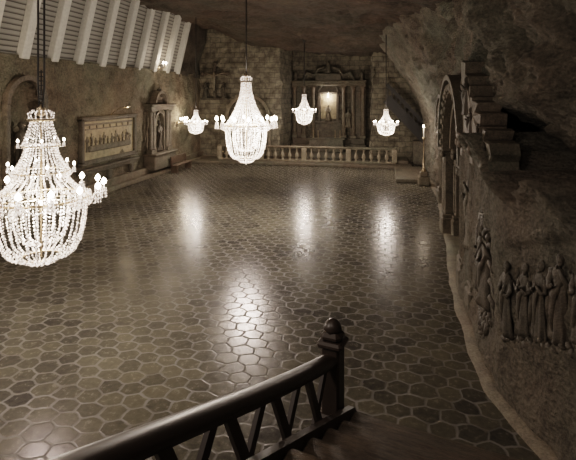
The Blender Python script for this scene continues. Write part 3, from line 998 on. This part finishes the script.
# rear stair along the back right wall
e = empty("rear_staircase", (-.2, 35.6, 0), "dark stairway rising along the rough back wall", "staircase")
m = MB()
for i in range(14):
    m.box((3.2 - i * .22, .45, 1.75 + i * .235), (.26, 1.1, .08))
m.obj("steps", M_STEP, e)
m = MB(); m.box((2.9, .45, .85), (1.4, 1.1, 1.7), bev=.06); m.obj("landing_block", M_CARVER, e)
Ry = Matrix.Rotation(math.atan2(1.07, 1), 3, 'Y')
m = MB(); m.box((1.75, -.15, 3.2), (4.2, .1, .7), Ry); m.obj("stringer", M_CABLE, e)
m = MB(); m.box((1.75, -.15, 4.25), (4.2, .14, .24), Ry)
for i in range(10): m.box((3.1 - i * .3, -.15, 2.4 + i * .32), (.09, .07, 1.1))
m.obj("railing", M_CABLE, e)

# ------------------------------------------------------------ foreground stairs
P0 = Vector((-.45, 4.2))
Vr = Vector((.9715, -.237))
rotz = math.atan2(Vr.y, Vr.x)
ZL = 2.20
SW = 1.75
e = empty("wooden_staircase", (P0.x, P0.y, 0), "dark timber staircase descending to the chapel floor", "staircase", rotz)
m = MB(); m.box((.14 + SW / 2, .02, ZL - .04), (SW, .28, .05), bev=.018)
nst = 9
tread = MB(); tread.box((0, 0, 0), (SW - .04, .26, .05), bev=.02); tm = tread.mesh("tread", M_STEP)
m.obj("landing_board", M_STEP, e)
for i in range(1, nst):
    mkobj("tread", tm, e, (.14 + SW / 2, -.34 * i, ZL + .15 * i - .03))
for i in range(1, 11):
    mkobj("tread", tm, e, (.14 + SW / 2, .18 * i + .05, ZL - .21 * i))
for xx in (.125, .16 + SW):
    m = MB()
    vs = []
    pts = [(-.34 * nst, ZL + .15 * nst + .02), (.15, ZL + .02), (2.0, 0.0), (1.7, 0.0), (.05, ZL - .3), (-.34 * nst, ZL + .15 * nst - .3)]
    for dx in (-.03, .03):
        vs += [(xx + dx, p[0], p[1]) for p in pts]
    fs = [tuple(range(6)), tuple(range(11, 5, -1))] + [(i, (i + 1) % 6, 6 + (i + 1) % 6, 6 + i) for i in range(6)]
    m.add(vs, fs); m.obj("stringer", M_WOOD, e)

e = empty("stair_railing", (P0.x, P0.y, 1.97), "dark worn handrail with crossed flat slats and square newel post", "railing", rotz)
m = MB()
m.box((0, 0, .10), (.17, .17, 1.56), bev=.02)
m.box((0, 0, .20), (.21, .21, .14), bev=.02)
m.box((0, 0, .87), (.23, .23, .06), bev=.02)
m.box((0, 0, .93), (.18, .18, .08), bev=.03)
m.lathe([(.07, .96), (.085, .99), (.07, 1.03), (.04, 1.06), (.012, 1.075)], n=8)
m.obj("newel_post", M_WOOD, e)
slope = .345; Lr = 3.1
def railz(t): return .72 + slope * t - .02 * math.sin(t * 1.6)
sec = [(-.06, -.045), (-.072, .0), (-.06, .035), (-.022, .05), (.022, .05), (.06, .035), (.072, 0), (.06, -.045)]
vs = []; fs = []
nseg = 16
for k in range(nseg + 1):
    t = Lr * k / nseg
    for a, b in sec: vs.append((a, -t, railz(t) + b))
for k in range(nseg):
    for i in range(8):
        j = (i + 1) % 8
        fs.append((k * 8 + i, k * 8 + j, (k + 1) * 8 + j, (k + 1) * 8 + i))
fs.append(tuple(range(8))); fs.append(tuple(nseg * 8 + i for i in range(7, -1, -1)))
m = MB(); m.add(vs, fs, True); m.obj("handrail", M_WOOD, e)
m = MB(); m.tube([(0, -.05, -.16), (0, -Lr, -.16 + slope * Lr)], .028, 6); m.obj("bottom_rail", M_WOOD, e)
def slat(t0, z0, t1, z1, w=.06, d=.03, xo=0):
    m = MB()
    a = Vector((0, -t0, z0)); b = Vector((0, -t1, z1)); dv = (b - a)
    mid = (a + b) / 2
    ang = math.atan2(dv.y, dv.z)
    Rm = Matrix.Rotation(-ang, 3, 'X')
    m.box((xo, mid.y, mid.z), (d, w, dv.length), Rm)
    m.obj("slat", M_WOOD, e)
bay = .50
t = .12
while t + bay < Lr:
    slat(t, -.16 + slope * t, t + bay, railz(t + bay) - .02, .075, xo=.018)
    slat(t, railz(t) - .02, t + bay, -.16 + slope * (t + bay), .075, xo=-.018)
    t += bay + .06

# added fill lights, unseen behind and beside the viewpoint, brightening floor and right wall
plight((-6.5, 1.0, 7.0), 800, 1.0)
plight((-1.5, 0.0, 8.2), 230, .8)

# ------------------------------------------------------------ world
w = bpy.data.worlds.new("world"); scene.world = w; w.use_nodes = True
w.node_tree.nodes["Background"].inputs[0].default_value = (1, .93, .86, 1)
w.node_tree.nodes["Background"].inputs[1].default_value = .04
scene.view_settings.view_transform = 'Filmic'
scene.view_settings.look = 'Medium High Contrast'
